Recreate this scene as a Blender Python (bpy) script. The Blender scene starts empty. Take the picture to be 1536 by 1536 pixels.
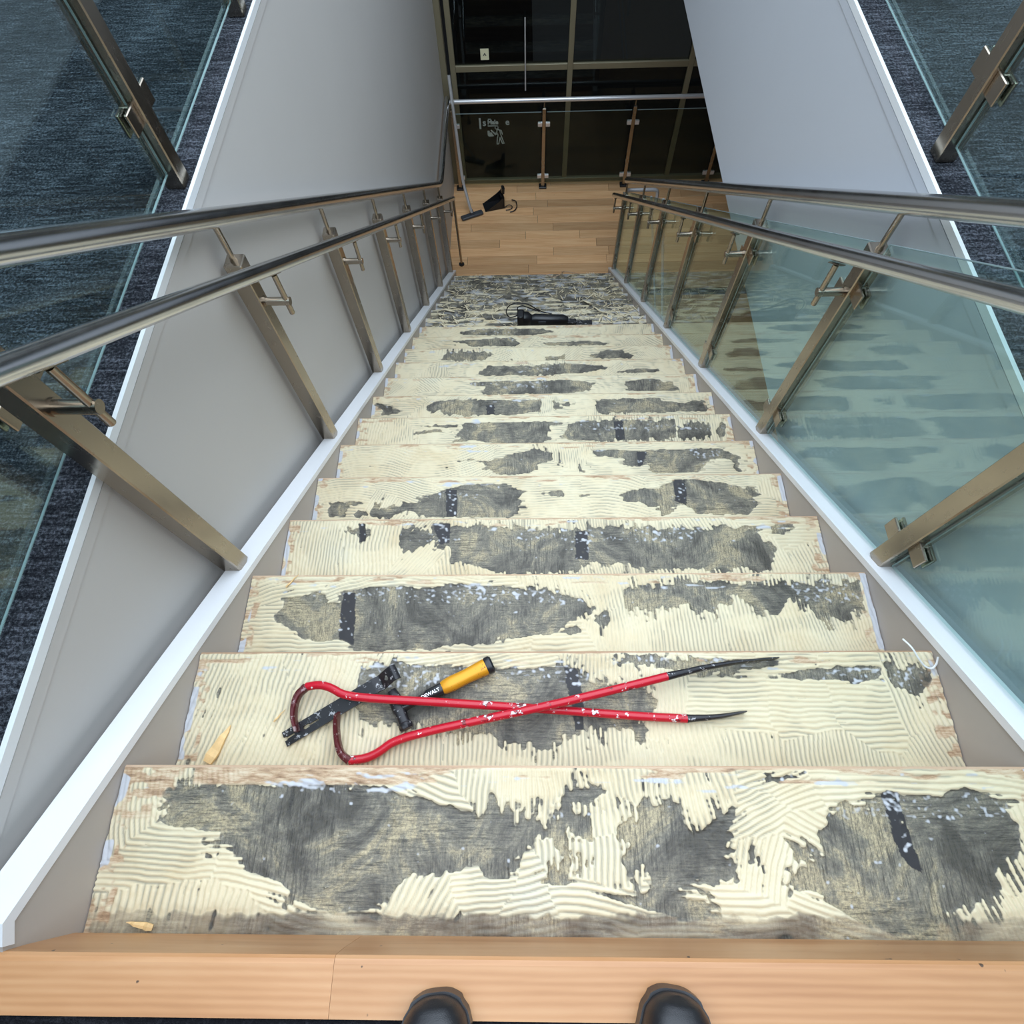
import bpy, bmesh, math, random
import numpy as np
from mathutils import Vector, Matrix

# ------------------------------------------------------------------ camera, light, exposure
SC = bpy.context.scene
COL = SC.collection
W, RISE, RUN = 1.6698, 0.17863, 0.25          # stair width, rise, going (metres)
HW = W / 2
SLOPE = RISE / RUN
NR = 22                                       # risers
ZF = -NR * RISE                               # lower floor level
cam = bpy.data.cameras.new('camera')
cam.sensor_width = 36.0
cam.lens = 909.9 / 1536 * 36.0
cam.clip_start = 0.02
co = bpy.data.objects.new('camera', cam)
COL.objects.link(co)
yaw, pitch, roll = -0.0581974, 1.1309455, 0.0609126
fwd = Vector((math.sin(yaw) * math.cos(pitch), math.cos(yaw) * math.cos(pitch), -math.sin(pitch)))
rgt = Vector((math.cos(yaw), -math.sin(yaw), 0))
dwn = fwd.cross(rgt)
r2 = rgt * math.cos(roll) + dwn * math.sin(roll)
d2 = dwn * math.cos(roll) - rgt * math.sin(roll)
co.matrix_world = Matrix(((r2.x, -d2.x, -fwd.x, -0.07497), (r2.y, -d2.y, -fwd.y, 0.19744),
                          (r2.z, -d2.z, -fwd.z, 1.03584), (0, 0, 0, 1)))
SC.camera = co
wd = bpy.data.worlds.new('world'); SC.world = wd; wd.use_nodes = True
wd.node_tree.nodes['Background'].inputs[0].default_value = (0.62, 0.74, 0.95, 1)
wd.node_tree.nodes['Background'].inputs[1].default_value = 1.2
def area(name, loc, rot, sx, sy, power, col):
    l = bpy.data.lights.new(name, 'AREA'); l.shape = 'RECTANGLE'; l.size = sx; l.size_y = sy
    l.energy = power; l.color = col
    o = bpy.data.objects.new(name, l); o.location = loc; o.rotation_euler = rot; COL.objects.link(o)
    return o
area('skylight_daylight', (0.2, 2.6, 2.72), (0, 0, 0), 4.6, 7.0, 350, (0.78, 0.89, 1.0))
SC.view_settings.view_transform = 'Standard'
SC.view_settings.look = 'None'
SC.view_settings.gamma = 1
SC.view_settings.use_curve_mapping = False
SC.view_settings.exposure = 0.0

# ------------------------------------------------------------------ helpers
rnd = random.Random(7)
def link(o, parent=None):
    COL.objects.link(o)
    if parent is not None: o.parent = parent
    return o
def tag(o, label=None, cat=None, group=None, kind=None):
    if label: o['label'] = label
    if cat: o['category'] = cat
    if group: o['group'] = group
    if kind: o['kind'] = kind
    return o
def empty(name, loc=(0, 0, 0), rz=0.0, **k):
    o = bpy.data.objects.new(name, None); o.location = loc; o.rotation_euler = (0, 0, rz)
    o.empty_display_size = 0.05
    return tag(link(o), **k)
def obj(name, mesh, parent=None, loc=(0, 0, 0), rot=(0, 0, 0), **k):
    o = bpy.data.objects.new(name, mesh); o.location = loc; o.rotation_euler = rot
    return tag(link(o, parent), **k)
def struct(name, mesh, label, parent=None, **k):
    o = obj(name, mesh, parent, **k)
    o['kind'] = 'structure'; o['label'] = label
    return o
class MB:
    """collects shapes into one mesh"""
    def __init__(s): s.bm = bmesh.new()
    def box(s, lo, hi, bev=0.0, mat=None, seg=1):
        lo = Vector(lo); hi = Vector(hi)
        g = bmesh.ops.create_cube(s.bm, size=1.0)
        vs = g['verts']
        for v in vs:
            v.co = Vector(((lo[i] + hi[i]) / 2 + v.co[i] * (hi[i] - lo[i]) for i in range(3)))
        if bev > 0:
            es = list({e for v in vs for e in v.link_edges})
            r = bmesh.ops.bevel(s.bm, geom=es, offset=bev, segments=seg, profile=0.5, affect='EDGES')
            vs = list({v for f in r['faces'] for v in f.verts} | {v for v in vs if v.is_valid})
        if mat is not None:
            for v in vs: v.co = mat @ v.co
        return s
    def prism(s, pts, axis, lo, hi):
        """polygon pts (2D in the two other axes, in order) extruded along axis"""
        def P(a, b, c):
            return {0: (c, a, b), 1: (a, c, b), 2: (a, b, c)}[axis]
        A = [s.bm.verts.new(P(a, b, lo)) for a, b in pts]
        B = [s.bm.verts.new(P(a, b, hi)) for a, b in pts]
        n = len(pts)
        s.bm.faces.new(A); s.bm.faces.new(B[::-1])
        for i in range(n): s.bm.faces.new((A[i], B[i], B[(i + 1) % n], A[(i + 1) % n]))
        return s
    def sweep(s, path, ra, rb=None, n=10, up=(0, 0, 1), caps=True, power=2.0):
        """loft an ellipse / superellipse along path; ra sideways, rb along up (scalars or lists)"""
        P = [Vector(p) for p in path]; m = len(P)
        ra = [ra] * m if not hasattr(ra, '__len__') else ra
        rb = ra if rb is None else ([rb] * m if not hasattr(rb, '__len__') else rb)
        up = Vector(up); rings = []
        for i in range(m):
            t = (P[min(i + 1, m - 1)] - P[max(i - 1, 0)]).normalized()
            u = up if abs(t.dot(up)) < 0.97 else Vector((1, 0, 0))
            sd = t.cross(u).normalized(); u2 = sd.cross(t).normalized()
            ring = []
            for j in range(n):
                a = 2 * math.pi * (j + 0.5) / n; c, q = math.cos(a), math.sin(a)
                if power != 2.0:
                    c = math.copysign(abs(c) ** (2 / power), c); q = math.copysign(abs(q) ** (2 / power), q)
                ring.append(s.bm.verts.new(P[i] + sd * c * ra[i] + u2 * q * rb[i]))
            rings.append(ring)
        for a, b in zip(rings, rings[1:]):
            for j in range(n): s.bm.faces.new((a[j], a[(j + 1) % n], b[(j + 1) % n], b[j]))
        if caps:
            s.bm.faces.new(rings[0][::-1]); s.bm.faces.new(rings[-1])
        return s
    def cyl(s, a, b, r, n=12): return s.sweep([a, b], r, n=n)
    def mesh(s, name, mat, smooth=False):
        bmesh.ops.recalc_face_normals(s.bm, faces=s.bm.faces)
        me = bpy.data.meshes.new(name); s.bm.to_mesh(me); s.bm.free()
        me.materials.append(mat)
        if smooth:
            me.polygons.foreach_set('use_smooth', [True] * len(me.polygons))
            me.set_sharp_from_angle(angle=math.radians(40))
        return me
def box(lo, hi, name, mat, bev=0.0): return MB().box(lo, hi, bev).mesh(name, mat)
def bend_path(pts, r, n=5):
    """polyline with rounded corners"""
    P = [Vector(p) for p in pts]; out = [P[0]]
    for a, b, c in zip(P, P[1:], P[2:]):
        d1 = (a - b).normalized(); d2_ = (c - b).normalized()
        q = min(r, (a - b).length * .45, (c - b).length * .45)
        p0, p2 = b + d1 * q, b + d2_ * q
        for i in range(n + 1):
            t = i / n; out.append(p0 * (1 - t) ** 2 + b * 2 * t * (1 - t) + p2 * t * t)
    out.append(P[-1]); return out

# ------------------------------------------------------------------ materials
class NT:
    def __init__(s, name):
        s.m = bpy.data.materials.new(name); s.m.use_nodes = True
        s.t = s.m.node_tree; s.t.nodes.clear()
        s.out = s.t.nodes.new('ShaderNodeOutputMaterial')
    def n(s, kind, **k):
        x = s.t.nodes.new('ShaderNode' + kind)
        for a, v in k.items(): setattr(x, a, v)
        return x
    def l(s, a, b): s.t.links.new(a, b)
    def bsdf(s, col=(.8, .8, .8), rough=.5, metal=0.0, spec=.5):
        b = s.n('BsdfPrincipled')
        b.inputs['Base Color'].default_value = (*col, 1); b.inputs['Roughness'].default_value = rough
        b.inputs['Metallic'].default_value = metal; b.inputs['Specular IOR Level'].default_value = spec
        s.l(b.outputs[0], s.out.inputs[0]); return b
    def coord(s, scale=(1, 1, 1), kind='Object'):
        c = s.n('TexCoord'); m = s.n('Mapping'); m.inputs['Scale'].default_value = scale
        s.l(c.outputs[kind], m.inputs[0]); return m.outputs[0]
    def noise(s, vec, scale=5., detail=4., rough=.6, dist=0.):
        x = s.n('TexNoise'); x.inputs['Scale'].default_value = scale; x.inputs['Detail'].default_value = detail
        x.inputs['Roughness'].default_value = rough; x.inputs['Distortion'].default_value = dist
        if vec is not None: s.l(vec, x.inputs['Vector'])
        return x.outputs[0]
    def ramp(s, fac, stops, interp='LINEAR'):
        r = s.n('ValToRGB'); r.color_ramp.interpolation = interp
        e = r.color_ramp.elements
        while len(e) < len(stops): e.new(0.5)
        for el, (p, c) in zip(e, stops):
            el.position = p; el.color = (*c, 1) if len(c) == 3 else c
        s.l(fac, r.inputs[0]); return r.outputs[0]
    def mix(s, fac, a, b, blend='MIX'):
        x = s.n('Mix', data_type='RGBA', blend_type=blend)
        for sock, v in ((x.inputs[0], fac), (x.inputs[6], a), (x.inputs[7], b)):
            if isinstance(v, bpy.types.NodeSocket): s.l(v, sock)
            elif isinstance(v, (int, float)): sock.default_value = v
            else: sock.default_value = (*v, 1)
        return x.outputs[2]
    def math(s, op, a, b=0.0):
        x = s.n('Math', operation=op)
        for sock, v in ((x.inputs[0], a), (x.inputs[1], b)):
            if isinstance(v, bpy.types.NodeSocket): s.l(v, sock)
            else: sock.default_value = v
        return x.outputs[0]
    def bump(s, b, h, strength=.3, dist=.002):
        x = s.n('Bump'); x.inputs['Strength'].default_value = strength; x.inputs['Distance'].default_value = dist
        s.l(h, x.inputs['Height']); s.l(x.outputs[0], b.inputs['Normal'])
def simple(name, col, rough=.5, metal=0., var=.12, scale=8., bump=0., spec=.5, stretch=(1, 1, 1)):
    t = NT(name); b = t.bsdf(col, rough, metal, spec)
    v = t.coord(stretch); nz = t.noise(v, scale)
    c = t.mix(nz, tuple(x * (1 - var) for x in col), tuple(min(1, x * (1 + var)) for x in col))
    t.l(c, b.inputs['Base Color'])
    if bump: t.bump(b, t.noise(v, scale * 12), bump)
    return t.m
M = {}
M['wall'] = simple('wall_paint', (.54, .52, .49), .55, var=.03, scale=2., bump=.03)
M['fascia'] = simple('fascia_paint', (.52, .545, .58), .55, var=.02, scale=2., bump=.03)
M['cap'] = simple('white_gloss_paint', (.86, .87, .88), .35, var=.03, scale=6.)
M['stringer'] = simple('taupe_paint', (.46, .42, .38), .5, var=.06, scale=5.)
M['trim'] = simple('white_metal', (.78, .80, .80), .3, var=.04)
M['frame'] = simple('bronze_anodised', (.27, .24, .155), .45, .3, var=.1)
M['black'] = simple('black_plastic', (.012, .012, .014), .35, var=.3)
M['rubber'] = simple('black_leather', (.012, .012, .014), .38, var=.4, scale=60., bump=.25)
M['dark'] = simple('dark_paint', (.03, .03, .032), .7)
M['paving'] = simple('grey_paving', (.30, .31, .32), .8, var=.15, scale=30.)
M['white'] = simple('white_print', (.95, .95, .95), .6, var=.02)
M['sticker'] = simple('cream_sticker', (.85, .82, .55), .6, var=.05)
M['ceil'] = simple('ceiling_paint', (.40, .40, .40), .8, var=.03)
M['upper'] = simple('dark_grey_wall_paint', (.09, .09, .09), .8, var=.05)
M['greyplastic'] = simple('grey_plastic', (.06, .065, .075), .4, var=.2)
def steel(name, col, rough, st=(1, 1, 1)):
    t = NT(name); b = t.bsdf(col, rough, 1.0)
    v = t.coord(st); nz = t.noise(v, 9., 3.)
    t.l(t.ramp(nz, [(.3, (rough * .9,) * 3), (.7, (rough * 1.15,) * 3)]), b.inputs['Roughness'])
    big = t.noise(t.coord((3, 3, 3)), 3., 5.)
    t.l(t.mix(big, tuple(x * .90 for x in col), tuple(min(1, x * 1.06) for x in col)), b.inputs['Base Color'])
    return t.m
M['rail'] = steel('brushed_steel_tube', (.66, .66, .67), .22)
M['post'] = steel('brushed_steel_post', (.40, .345, .28), .25, (4, 4, 2))
M['bright'] = simple('satin_aluminium', (.74, .74, .75), .3, .55, var=.04)
def glass(name, tint, refl=1.0):
    t = NT(name)
    g = t.n('NewGeometry'); tr = t.n('BsdfTransparent'); gl = t.n('BsdfGlossy'); fr = t.n('Fresnel'); mx = t.n('MixShader')
    tr.inputs[0].default_value = (*tint, 1); gl.inputs['Roughness'].default_value = 0.0
    gl.inputs[0].default_value = (.88 * refl, 1.0 * refl, .97 * refl, 1)
    # the Fresnel node inverts the index on back faces: feed the inverse there
    ior = t.math('ADD', t.math('MULTIPLY', g.outputs['Backfacing'], 1 / 1.52 - 1.52), 1.52)
    t.l(ior, fr.inputs[0]); t.l(fr.outputs[0], mx.inputs[0])
    t.l(tr.outputs[0], mx.inputs[1]); t.l(gl.outputs[0], mx.inputs[2]); t.l(mx.outputs[0], t.out.inputs[0])
    return t.m
M['glass'] = glass('green_tinted_glass', (.87, .955, .945))
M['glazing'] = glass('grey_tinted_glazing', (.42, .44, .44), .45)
M['glassdim'] = glass('low_reflection_glass', (.80, .84, .82), .40)
M['edge'] = simple('polished_glass_edge', (.26, .33, .34), .15, var=.05)
def carpet(name, a, b):
    t = NT(name); s = t.bsdf(a, .95, spec=.1)
    v2 = t.coord((1, 1, 1)); st = t.noise(t.coord((9, 70, 9)), 1.3, 5., .8)
    fine = t.noise(v2, 150., 3., .75); big = t.noise(v2, 3.5, 3.)
    m = t.math('ADD', t.math('MULTIPLY', st, .9), t.math('MULTIPLY', fine, 1.0))
    m = t.math('ADD', m, t.math('MULTIPLY', big, .35))
    t.l(t.mix(t.ramp(t.math('MULTIPLY', m, .5), [(.47, (0,) * 3), (.56, (.12,) * 3), (.72, (1,) * 3)]), a, b), s.inputs['Base Color'])
    t.bump(s, fine, 1., .005)
    return t.m
M['carpet'] = carpet('navy_carpet', (.007, .008, .011), (.18, .20, .235))
M['carpetblack'] = carpet('black_carpet', (.008, .008, .010), (.03, .03, .035))
def wood(name, stops, scale=1., rough=.4, spots=True, ring=7., vary=.15, wave=.30):
    t = NT(name); b = t.bsdf((.6, .4, .2), rough)
    oi = t.n('ObjectInfo'); c = t.n('TexCoord'); ad = t.n('VectorMath', operation='ADD'); sc = t.n('VectorMath', operation='SCALE')
    mp = t.n('Mapping'); mp.inputs['Scale'].default_value = (.9 * scale, 9 * scale, 9 * scale)
    cb = t.n('CombineXYZ'); t.l(oi.outputs['Random'], cb.inputs[0]); t.l(oi.outputs['Random'], cb.inputs[1]); t.l(oi.outputs['Random'], cb.inputs[2])
    sc.inputs['Scale'].default_value = 40.; t.l(cb.outputs[0], sc.inputs[0])
    t.l(c.outputs['Object'], ad.inputs[0]); t.l(sc.outputs[0], ad.inputs[1]); t.l(ad.outputs[0], mp.inputs[0])
    wv = t.n('TexWave', wave_type='BANDS', bands_direction='Y'); wv.inputs['Scale'].default_value = ring * .35
    wv.inputs['Distortion'].default_value = 5.; wv.inputs['Detail'].default_value = 3.; wv.inputs['Detail Scale'].default_value = .7
    t.l(mp.outputs[0], wv.inputs[0])
    n1 = t.noise(mp.outputs[0], 2.2, 6., .6, .4)
    g = t.mix(wave, n1, wv.outputs[0])
    col = t.ramp(g, stops)
    hv = t.n('HueSaturation'); t.l(col, hv.inputs['Color'])
    t.l(t.math('ADD', t.math('MULTIPLY', oi.outputs['Random'], vary), 1 - vary / 2), hv.inputs['Value'])
    col = hv.outputs[0]
    if spots:
        k = t.noise(t.coord((1, 1, 1)), 38., 2.)
        col = t.mix(t.ramp(k, [(.735, (0,) * 3), (.76, (1,) * 3)]), col, (.09, .05, .03))
    t.l(col, b.inputs['Base Color']); t.bump(b, g, .08, .001)
    return t.m
M['plank'] = wood('maple_plank', [(.25, (.62, .31, .135)), (.5, (.80, .46, .22)), (.8, (.90, .62, .35))], vary=.5)
M['board'] = wood('spruce_board', [(.25, (.42, .19, .075)), (.5, (.53, .265, .115)), (.75, (.60, .33, .16))], spots=True, ring=9., wave=.16, vary=.06)
M['nosing'] = wood('raw_nosing_wood', [(.25, (.38, .22, .13)), (.5, (.55, .36, .23)), (.8, (.66, .48, .33))])
M['splinter'] = simple('fresh_splinter_wood', (.78, .52, .24), .7, var=.3, scale=60.)
M['debris'] = simple('pale_wood_debris', (.74, .64, .44), .8, var=.3, scale=50.)
def tread_mat():
    t = NT('glue_on_underlay'); b = t.bsdf(rough=.6)
    a = t.n('VertexColor', layer_name='surf'); sp = t.n('SeparateColor'); t.l(a.outputs[0], sp.inputs[0])
    fl = t.n('Attribute', attribute_name='flake')
    v = t.coord((1, 1, 1))
    mott = t.noise(v, 7., 6., .7, .6); fine = t.noise(v, 240., 3., .7)
    sx = t.noise(t.coord((8, 90, 8)), 3., 5., .8); sy = t.noise(t.coord((90, 8, 8)), 3., 5., .8); where = t.noise(v, 5., 2.)
    streak = t.mix(t.ramp(where, [(.46, (0,) * 3), (.56, (1,) * 3)]), sx, sy)
    und = t.ramp(mott, [(.39, (.062, .055, .040)), (.46, (.135, .122, .094)), (.53, (.215, .195, .142)), (.60, (.40, .335, .205))])
    und = t.mix(1., und, t.ramp(streak, [(.38, (.32,) * 3), (.49, (.95,) * 3), (.62, (1.35,) * 3)]), 'MULTIPLY')
    und = t.mix(t.ramp(fine, [(.35, (.6,) * 3), (.6, (0,) * 3)]), und, (.075, .07, .062))
    und = t.mix(sp.outputs[1], und, (.020, .018, .020))
    gl = t.ramp(t.mix(.5, mott, t.noise(v, 2.5, 3.)), [(.3, (.59, .46, .265)), (.45, (.69, .59, .39)), (.58, (.71, .63, .435)), (.7, (.64, .60, .46))])
    gl = t.mix(t.math('MULTIPLY', a.outputs['Alpha'], .8), gl, (.27, .25, .19))  # valley tone: thin glue plus painted groove shade
    wd_ = t.ramp(t.noise(t.coord((5, 30, 5)), 4., 6., .75), [(.3, (.20, .12, .07)), (.45, (.44, .29, .17)), (.55, (.58, .44, .29)), (.68, (.64, .54, .38))])
    c = t.mix(t.ramp(sp.outputs[0], [(.36, (0,) * 3), (.62, (1,) * 3)]), und, gl)
    c = t.mix(t.ramp(sp.outputs[2], [(.25, (0,) * 3), (.75, (1,) * 3)]), c, wd_)
    c = t.mix(t.ramp(fl.outputs['Fac'], [(.2, (0,) * 3), (.6, (1,) * 3)]), c, (.52, .53, .55))
    t.l(c, b.inputs['Base Color']); t.bump(b, fine, .25, .0012)
    return t.m
M['tread'] = tread_mat()
def redpaint():
    t = NT('chipped_red_paint'); b = t.bsdf((.5, .01, .02), .3)
    v = t.coord(); k = t.noise(v, 26., 5., .7); k2 = t.noise(v, 90., 3.)
    c = t.mix(t.ramp(k, [(.60, (0,) * 3), (.64, (1,) * 3)]), (.52, .006, .022), (.14, .01, .015))
    c = t.mix(t.ramp(t.math('MULTIPLY', k, k2), [(.335, (0,) * 3), (.36, (1,) * 3)]), c, (.75, .72, .72))
    t.l(c, b.inputs['Base Color']); return t.m
M['red'] = redpaint()
def worn(name, col, chip, thr=.6):
    t = NT(name); b = t.bsdf(col, .4, .3)
    k = t.noise(t.coord(), 70., 5., .7)
    t.l(t.mix(t.ramp(k, [(thr, (0,) * 3), (thr + .05, (1,) * 3)]), col, chip), b.inputs['Base Color'])
    t.bump(b, k, .2, .001); return t.m
M['iron'] = worn('worn_black_iron', (.018, .017, .02), (.40, .39, .40), .585)
M['ironred'] = worn('scraped_red_iron', (.10, .012, .015), (.30, .20, .20), .56)
M['yellow'] = worn('yellow_grip', (.70, .31, .012), (.16, .07, .02), .60)

# ------------------------------------------------------------------ the setting
WL, WR = -0.925, 0.93                        # stairwell faces left and right
YG = 6.98                                    # glazing plane at the foot
struct('wall_left', box((WL - .16, -2.5, ZF - .2), (WL, YG + .1, -.012), 'wall_left', M['wall']),
       'white painted wall running down the left of the stairwell')
struct('wall_right', box((WR, -2.5, -1.062), (WR + .16, YG + .1, -.012), 'wall_right', M['fascia']),
       'white painted bulkhead face hanging above the right glass balustrade')
def edge_trim(name, x, sgn, label):
    e = MB()
    e.box((min(x, x - sgn * .004), -.02, -.014), (max(x, x - sgn * .004), YG - .02, .004))
    e.box((min(x - sgn * .004, x + sgn * .006), -.02, .004), (max(x - sgn * .004, x + sgn * .006), YG - .02, .007))
    bead = MB().box((min(x, x - sgn * .0025), -.02, -.044), (max(x, x - sgn * .0025), YG - .02, -.018)).mesh('edge_bead', M['wall'] if sgn < 0 else M['fascia'])
    t_ = struct(name, e.mesh(name, M['trim']), label); obj('edge_bead', bead, t_); return t_
edge_trim('trim_1', WL, -1, 'white metal edge strip capping the left stairwell wall along the carpet')
edge_trim('trim_2', WR, 1, 'white metal edge strip capping the right bulkhead along the carpet')
struct('floor', box((-1.2, 5.1, ZF - .2), (4.2, YG + .02, ZF - .012), 'floor', M['dark']),
       'lower landing floor of maple boards at the foot of the stairs')
lower = bpy.data.objects['floor']
rw = random.Random(3)
pl_mesh = {}
y = 5.20; row = 0
while y < YG - .06:
    x = -.925 - rw.uniform(0, .9)
    while x < 4.1:
        L_ = rw.choice([.62, .78, .95, 1.1, 1.32])
        x0, x1 = max(x, -.925), min(x + L_, 4.15)
        if x1 - x0 > .06:
            key = (round(x1 - x0, 3))
            if key not in pl_mesh:
                pl_mesh[key] = MB().box((0, 0, -.012), (x1 - x0 - .0025, .1285, 0), .0012).mesh('plank', M['plank'])
            obj('plank', pl_mesh[key], lower, (x0, y, ZF))
        x += L_
    y += .131
struct('floor.001', box((-5, -3.0, -.35), (WL - .010, YG, 0), 'floor_carpet_left', M['carpet']),
       'navy carpeted upper floor on the left behind the glass guard')
struct('floor.002', box((WR + .010, -3.0, -.35), (5, YG, 0), 'floor_carpet_right', M['carpet']),
       'navy carpeted upper floor on the right behind the glass guard')
struct('floor.003', box((WL - .008, -3.0, -.35), (WR + .008, -.0785, -.004), 'floor_landing', M['carpetblack']),
       'black carpet of the top landing under the shoes')
struct('ceiling', box((WR + .02, .3, -1.10), (4.2, YG, -1.062), 'ceiling', M['ceil']),
       'underside of the upper floor right of the stairs')
struct('wall_lower_right', box((4.15, .3, ZF - .2), (4.25, YG, -1.06), 'wall_lower_right', M['upper']),
       'grey wall closing the lower floor on the far right')
struct('wall_lower_rear', box((HW + .05, .2, ZF - .2), (4.25, .3, -1.06), 'wall_lower_rear', M['upper']),
       'grey wall under the upper floor behind the staircase')
struct('floor.004', box((HW + .05, .3, ZF - .2), (4.2, 5.1, ZF), 'floor_lower_side', M['plank']),
       'lower wooden floor beside the staircase behind the right glass')
c_ = MB()
c_.box((-5, -3, 2.8), (-2.2, YG, 2.9)); c_.box((2.6, -3, 2.8), (5, YG, 2.9))
c_.box((-2.2, -3, 2.8), (2.6, -1.0, 2.9)); c_.box((-2.2, 6.2, 2.8), (2.6, YG, 2.9))
struct('ceiling.001', c_.mesh('ceiling_upper', M['ceil']), 'upper ceiling with a long skylight opening over the stairs')
struct('wall_upper_left', box((-5.1, -3, -.3), (-5, YG, 2.9), 'wall_upper_left', M['upper']), 'grey wall beyond the left carpet')
struct('wall_upper_right', box((5, -3, -.3), (5.1, YG, 2.9), 'wall_upper_right', M['upper']), 'grey wall beyond the right carpet')
struct('wall_front', box((-5, -3.1, -.3), (5, -3, 2.9), 'wall_front', M['upper']), 'grey wall behind the top landing')

# ------------------------------------------------------------------ glazed back wall with the dark room behind it
win = empty('window_1', (0, YG, ZF), label='dark floor to ceiling glazing in bronze frames behind the lower guard rail', kind='structure')
def wpart(name, lo, hi, mat, bev=.003, parent=None, **k):
    lo = Vector(lo) - Vector((0, YG, ZF)); hi = Vector(hi) - Vector((0, YG, ZF))
    return obj(name, box(lo, hi, name, mat, bev), parent or win, **k)
MX = [-.80, .405, 1.635, 2.87, 4.1]
for i, x in enumerate(MX):
    wpart('mullion', (x - .027, YG - .02, ZF - .05), (x + .027, YG + .06, 2.8), M['frame'])
wpart('mullion', (-.925, YG - .03, ZF - .05), (-.865, YG + .06, 2.8), M['frame'])
wpart('sill', (-.86, YG - .03, ZF - .01), (4.1, YG + .05, ZF + .045), M['frame'])
wpart('head', (-.86, YG - .02, 2.73), (4.1, YG + .05, 2.8), M['frame'])
for a, b in zip(MX, MX[1:]):
    wpart('transom', (a + .027, YG - .015, -2.69), (b - .027, YG + .05, -2.632), M['frame'])
    wpart('transom', (a + .027, YG - .015, -.35), (b - .027, YG + .05, -.02), M['frame'])
    wpart('pane', (a + .027, YG + .01, ZF + .045), (b - .027, YG + .02, -2.69), M['glazing'], 0)
    wpart('pane', (a + .027, YG + .01, -2.632), (b - .027, YG + .02, -.35), M['glazing'], 0)
    wpart('pane', (a + .027, YG + .01, -.02), (b - .027, YG + .02, 2.73), M['glazing'], 0)
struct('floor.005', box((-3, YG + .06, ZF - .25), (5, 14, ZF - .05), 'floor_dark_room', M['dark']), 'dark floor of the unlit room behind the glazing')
area('dark_room_fill', (2.2, 11.6, 2.7), (0, 0, 0), 2.0, 3.0, 60, (.9, .95, 1.0))  # added fill light to bring out the grey floor patch; no lamp known here
pv = struct('trim_3', box((.06, 9.45, ZF - .05), (4.6, 13.9, ZF - .01), 'paving', M['paving']), 'pale grey floor patch deep behind the dark glazing')
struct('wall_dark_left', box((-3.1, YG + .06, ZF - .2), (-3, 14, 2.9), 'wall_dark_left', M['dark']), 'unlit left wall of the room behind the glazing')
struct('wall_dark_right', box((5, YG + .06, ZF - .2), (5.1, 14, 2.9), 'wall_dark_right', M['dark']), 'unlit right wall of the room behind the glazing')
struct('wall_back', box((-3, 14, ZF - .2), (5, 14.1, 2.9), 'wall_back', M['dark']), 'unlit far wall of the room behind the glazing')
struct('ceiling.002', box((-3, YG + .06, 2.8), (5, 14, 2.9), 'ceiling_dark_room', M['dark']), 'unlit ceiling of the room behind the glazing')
b = MB(); b.box((-.03, -.001, -.038), (.03, .001, .038), 0)
st = empty('sticker', (-.465, YG + .004, -2.536), label='small cream square sticker on the dark glazing above the transom', cat='sticker')
obj('paper', MB().box((-.042, -.001, -.05), (.042, .004, .05)).mesh('paper', M['sticker']), st)
obj('printed_mark', MB().prism([(-.018, -.012), (0, .016), (.018, -.012), (.008, -.012), (0, .002), (-.008, -.012)], 1, -.0025, -.0012).mesh('printed_mark', M['dark']), st)
pull = empty('pull_handle', (-.055, YG - .05, -2.53), label='thin upright steel pull bar on the dark glazing left of the middle mullion', cat='handle')
obj('bar', MB().cyl((0, 0, -.33), (0, 0, .33), .007).mesh('bar', M['bright'], True), pull)
for z in (-.25, .25): obj('standoff', MB().cyl((0, 0, z), (0, .058, z), .006, 8).mesh('standoff', M['bright'], True), pull)
# printed sign on the glazing: lettering and a walking figure
sg = empty('printed_sign', (-.43, YG + .004, -3.30), label='white printed sign with a walking figure on the dark lower glazing', cat='sign')
def text_mesh(body, size, mat, bold=0.0):
    cu = bpy.data.curves.new('t', 'FONT'); cu.body = body; cu.size = size; cu.offset = bold; cu.extrude = .0006
    cu.resolution_u = 3
    o = bpy.data.objects.new('t', cu); COL.objects.link(o)
    dg = bpy.context.evaluated_depsgraph_get()
    me = bpy.data.meshes.new_from_object(o.evaluated_get(dg))
    bpy.data.objects.remove(o); me.materials.clear(); me.materials.append(mat); return me
for body, sz, x, z, bo in (('1', .17, -.175, .012, .002), ('s', .105, -.105, .045, .002), ('Male', .062, -.048, .062, .003), ('e', .095, .150, .05, .002)):
    obj('lettering', text_mesh(body, sz, M['white'], bo), sg, (x, 0, z), (math.pi / 2, 0, 0))
def strip(path, w, name):
    s_ = MB()
    for a, c in zip(path, path[1:]):
        a = Vector((a[0], 0, a[1])); c = Vector((c[0], 0, c[1])); d = (c - a).normalized(); n = Vector((d.z, 0, -d.x)) * w / 2
        a = a - d * w * .3; c = c + d * w * .3
        s_.prism([((a + n).x, (a + n).z), ((c + n).x, (c + n).z), ((c - n).x, (c - n).z), ((a - n).x, (a - n).z)], 1, -.001, .0004)
    return obj(name, s_.mesh(name, M['white']), sg)
strip([(.050 + .018 * math.cos(a * math.pi / 4), .022 + .018 * math.sin(a * math.pi / 4)) for a in range(9)], .011, 'head_outline')
strip([(-.045, .042), (.060, .042)], .010, 'underline')
strip([(-.040, .116), (-.010, .116)], .008, 'short_bar')
strip([(.062, .0), (.100, -.012), (.112, -.055)], .011, 'figure_arm')
strip([(.085, -.015), (.092, -.055), (.120, -.140), (.128, -.160), (.108, -.162), (.082, -.090), (.066, -.165), (.046, -.165), (.052, -.100), (.062, -.065), (.056, -.045), (.028, -.060)], .011, 'figure_outline')
strip([(.052, -.004), (.050, -.030), (.030, -.048)], .011, 'figure_arm')
strip([(-.012, -.008), (.026, -.046)], .014, 'carried_stick')
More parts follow.
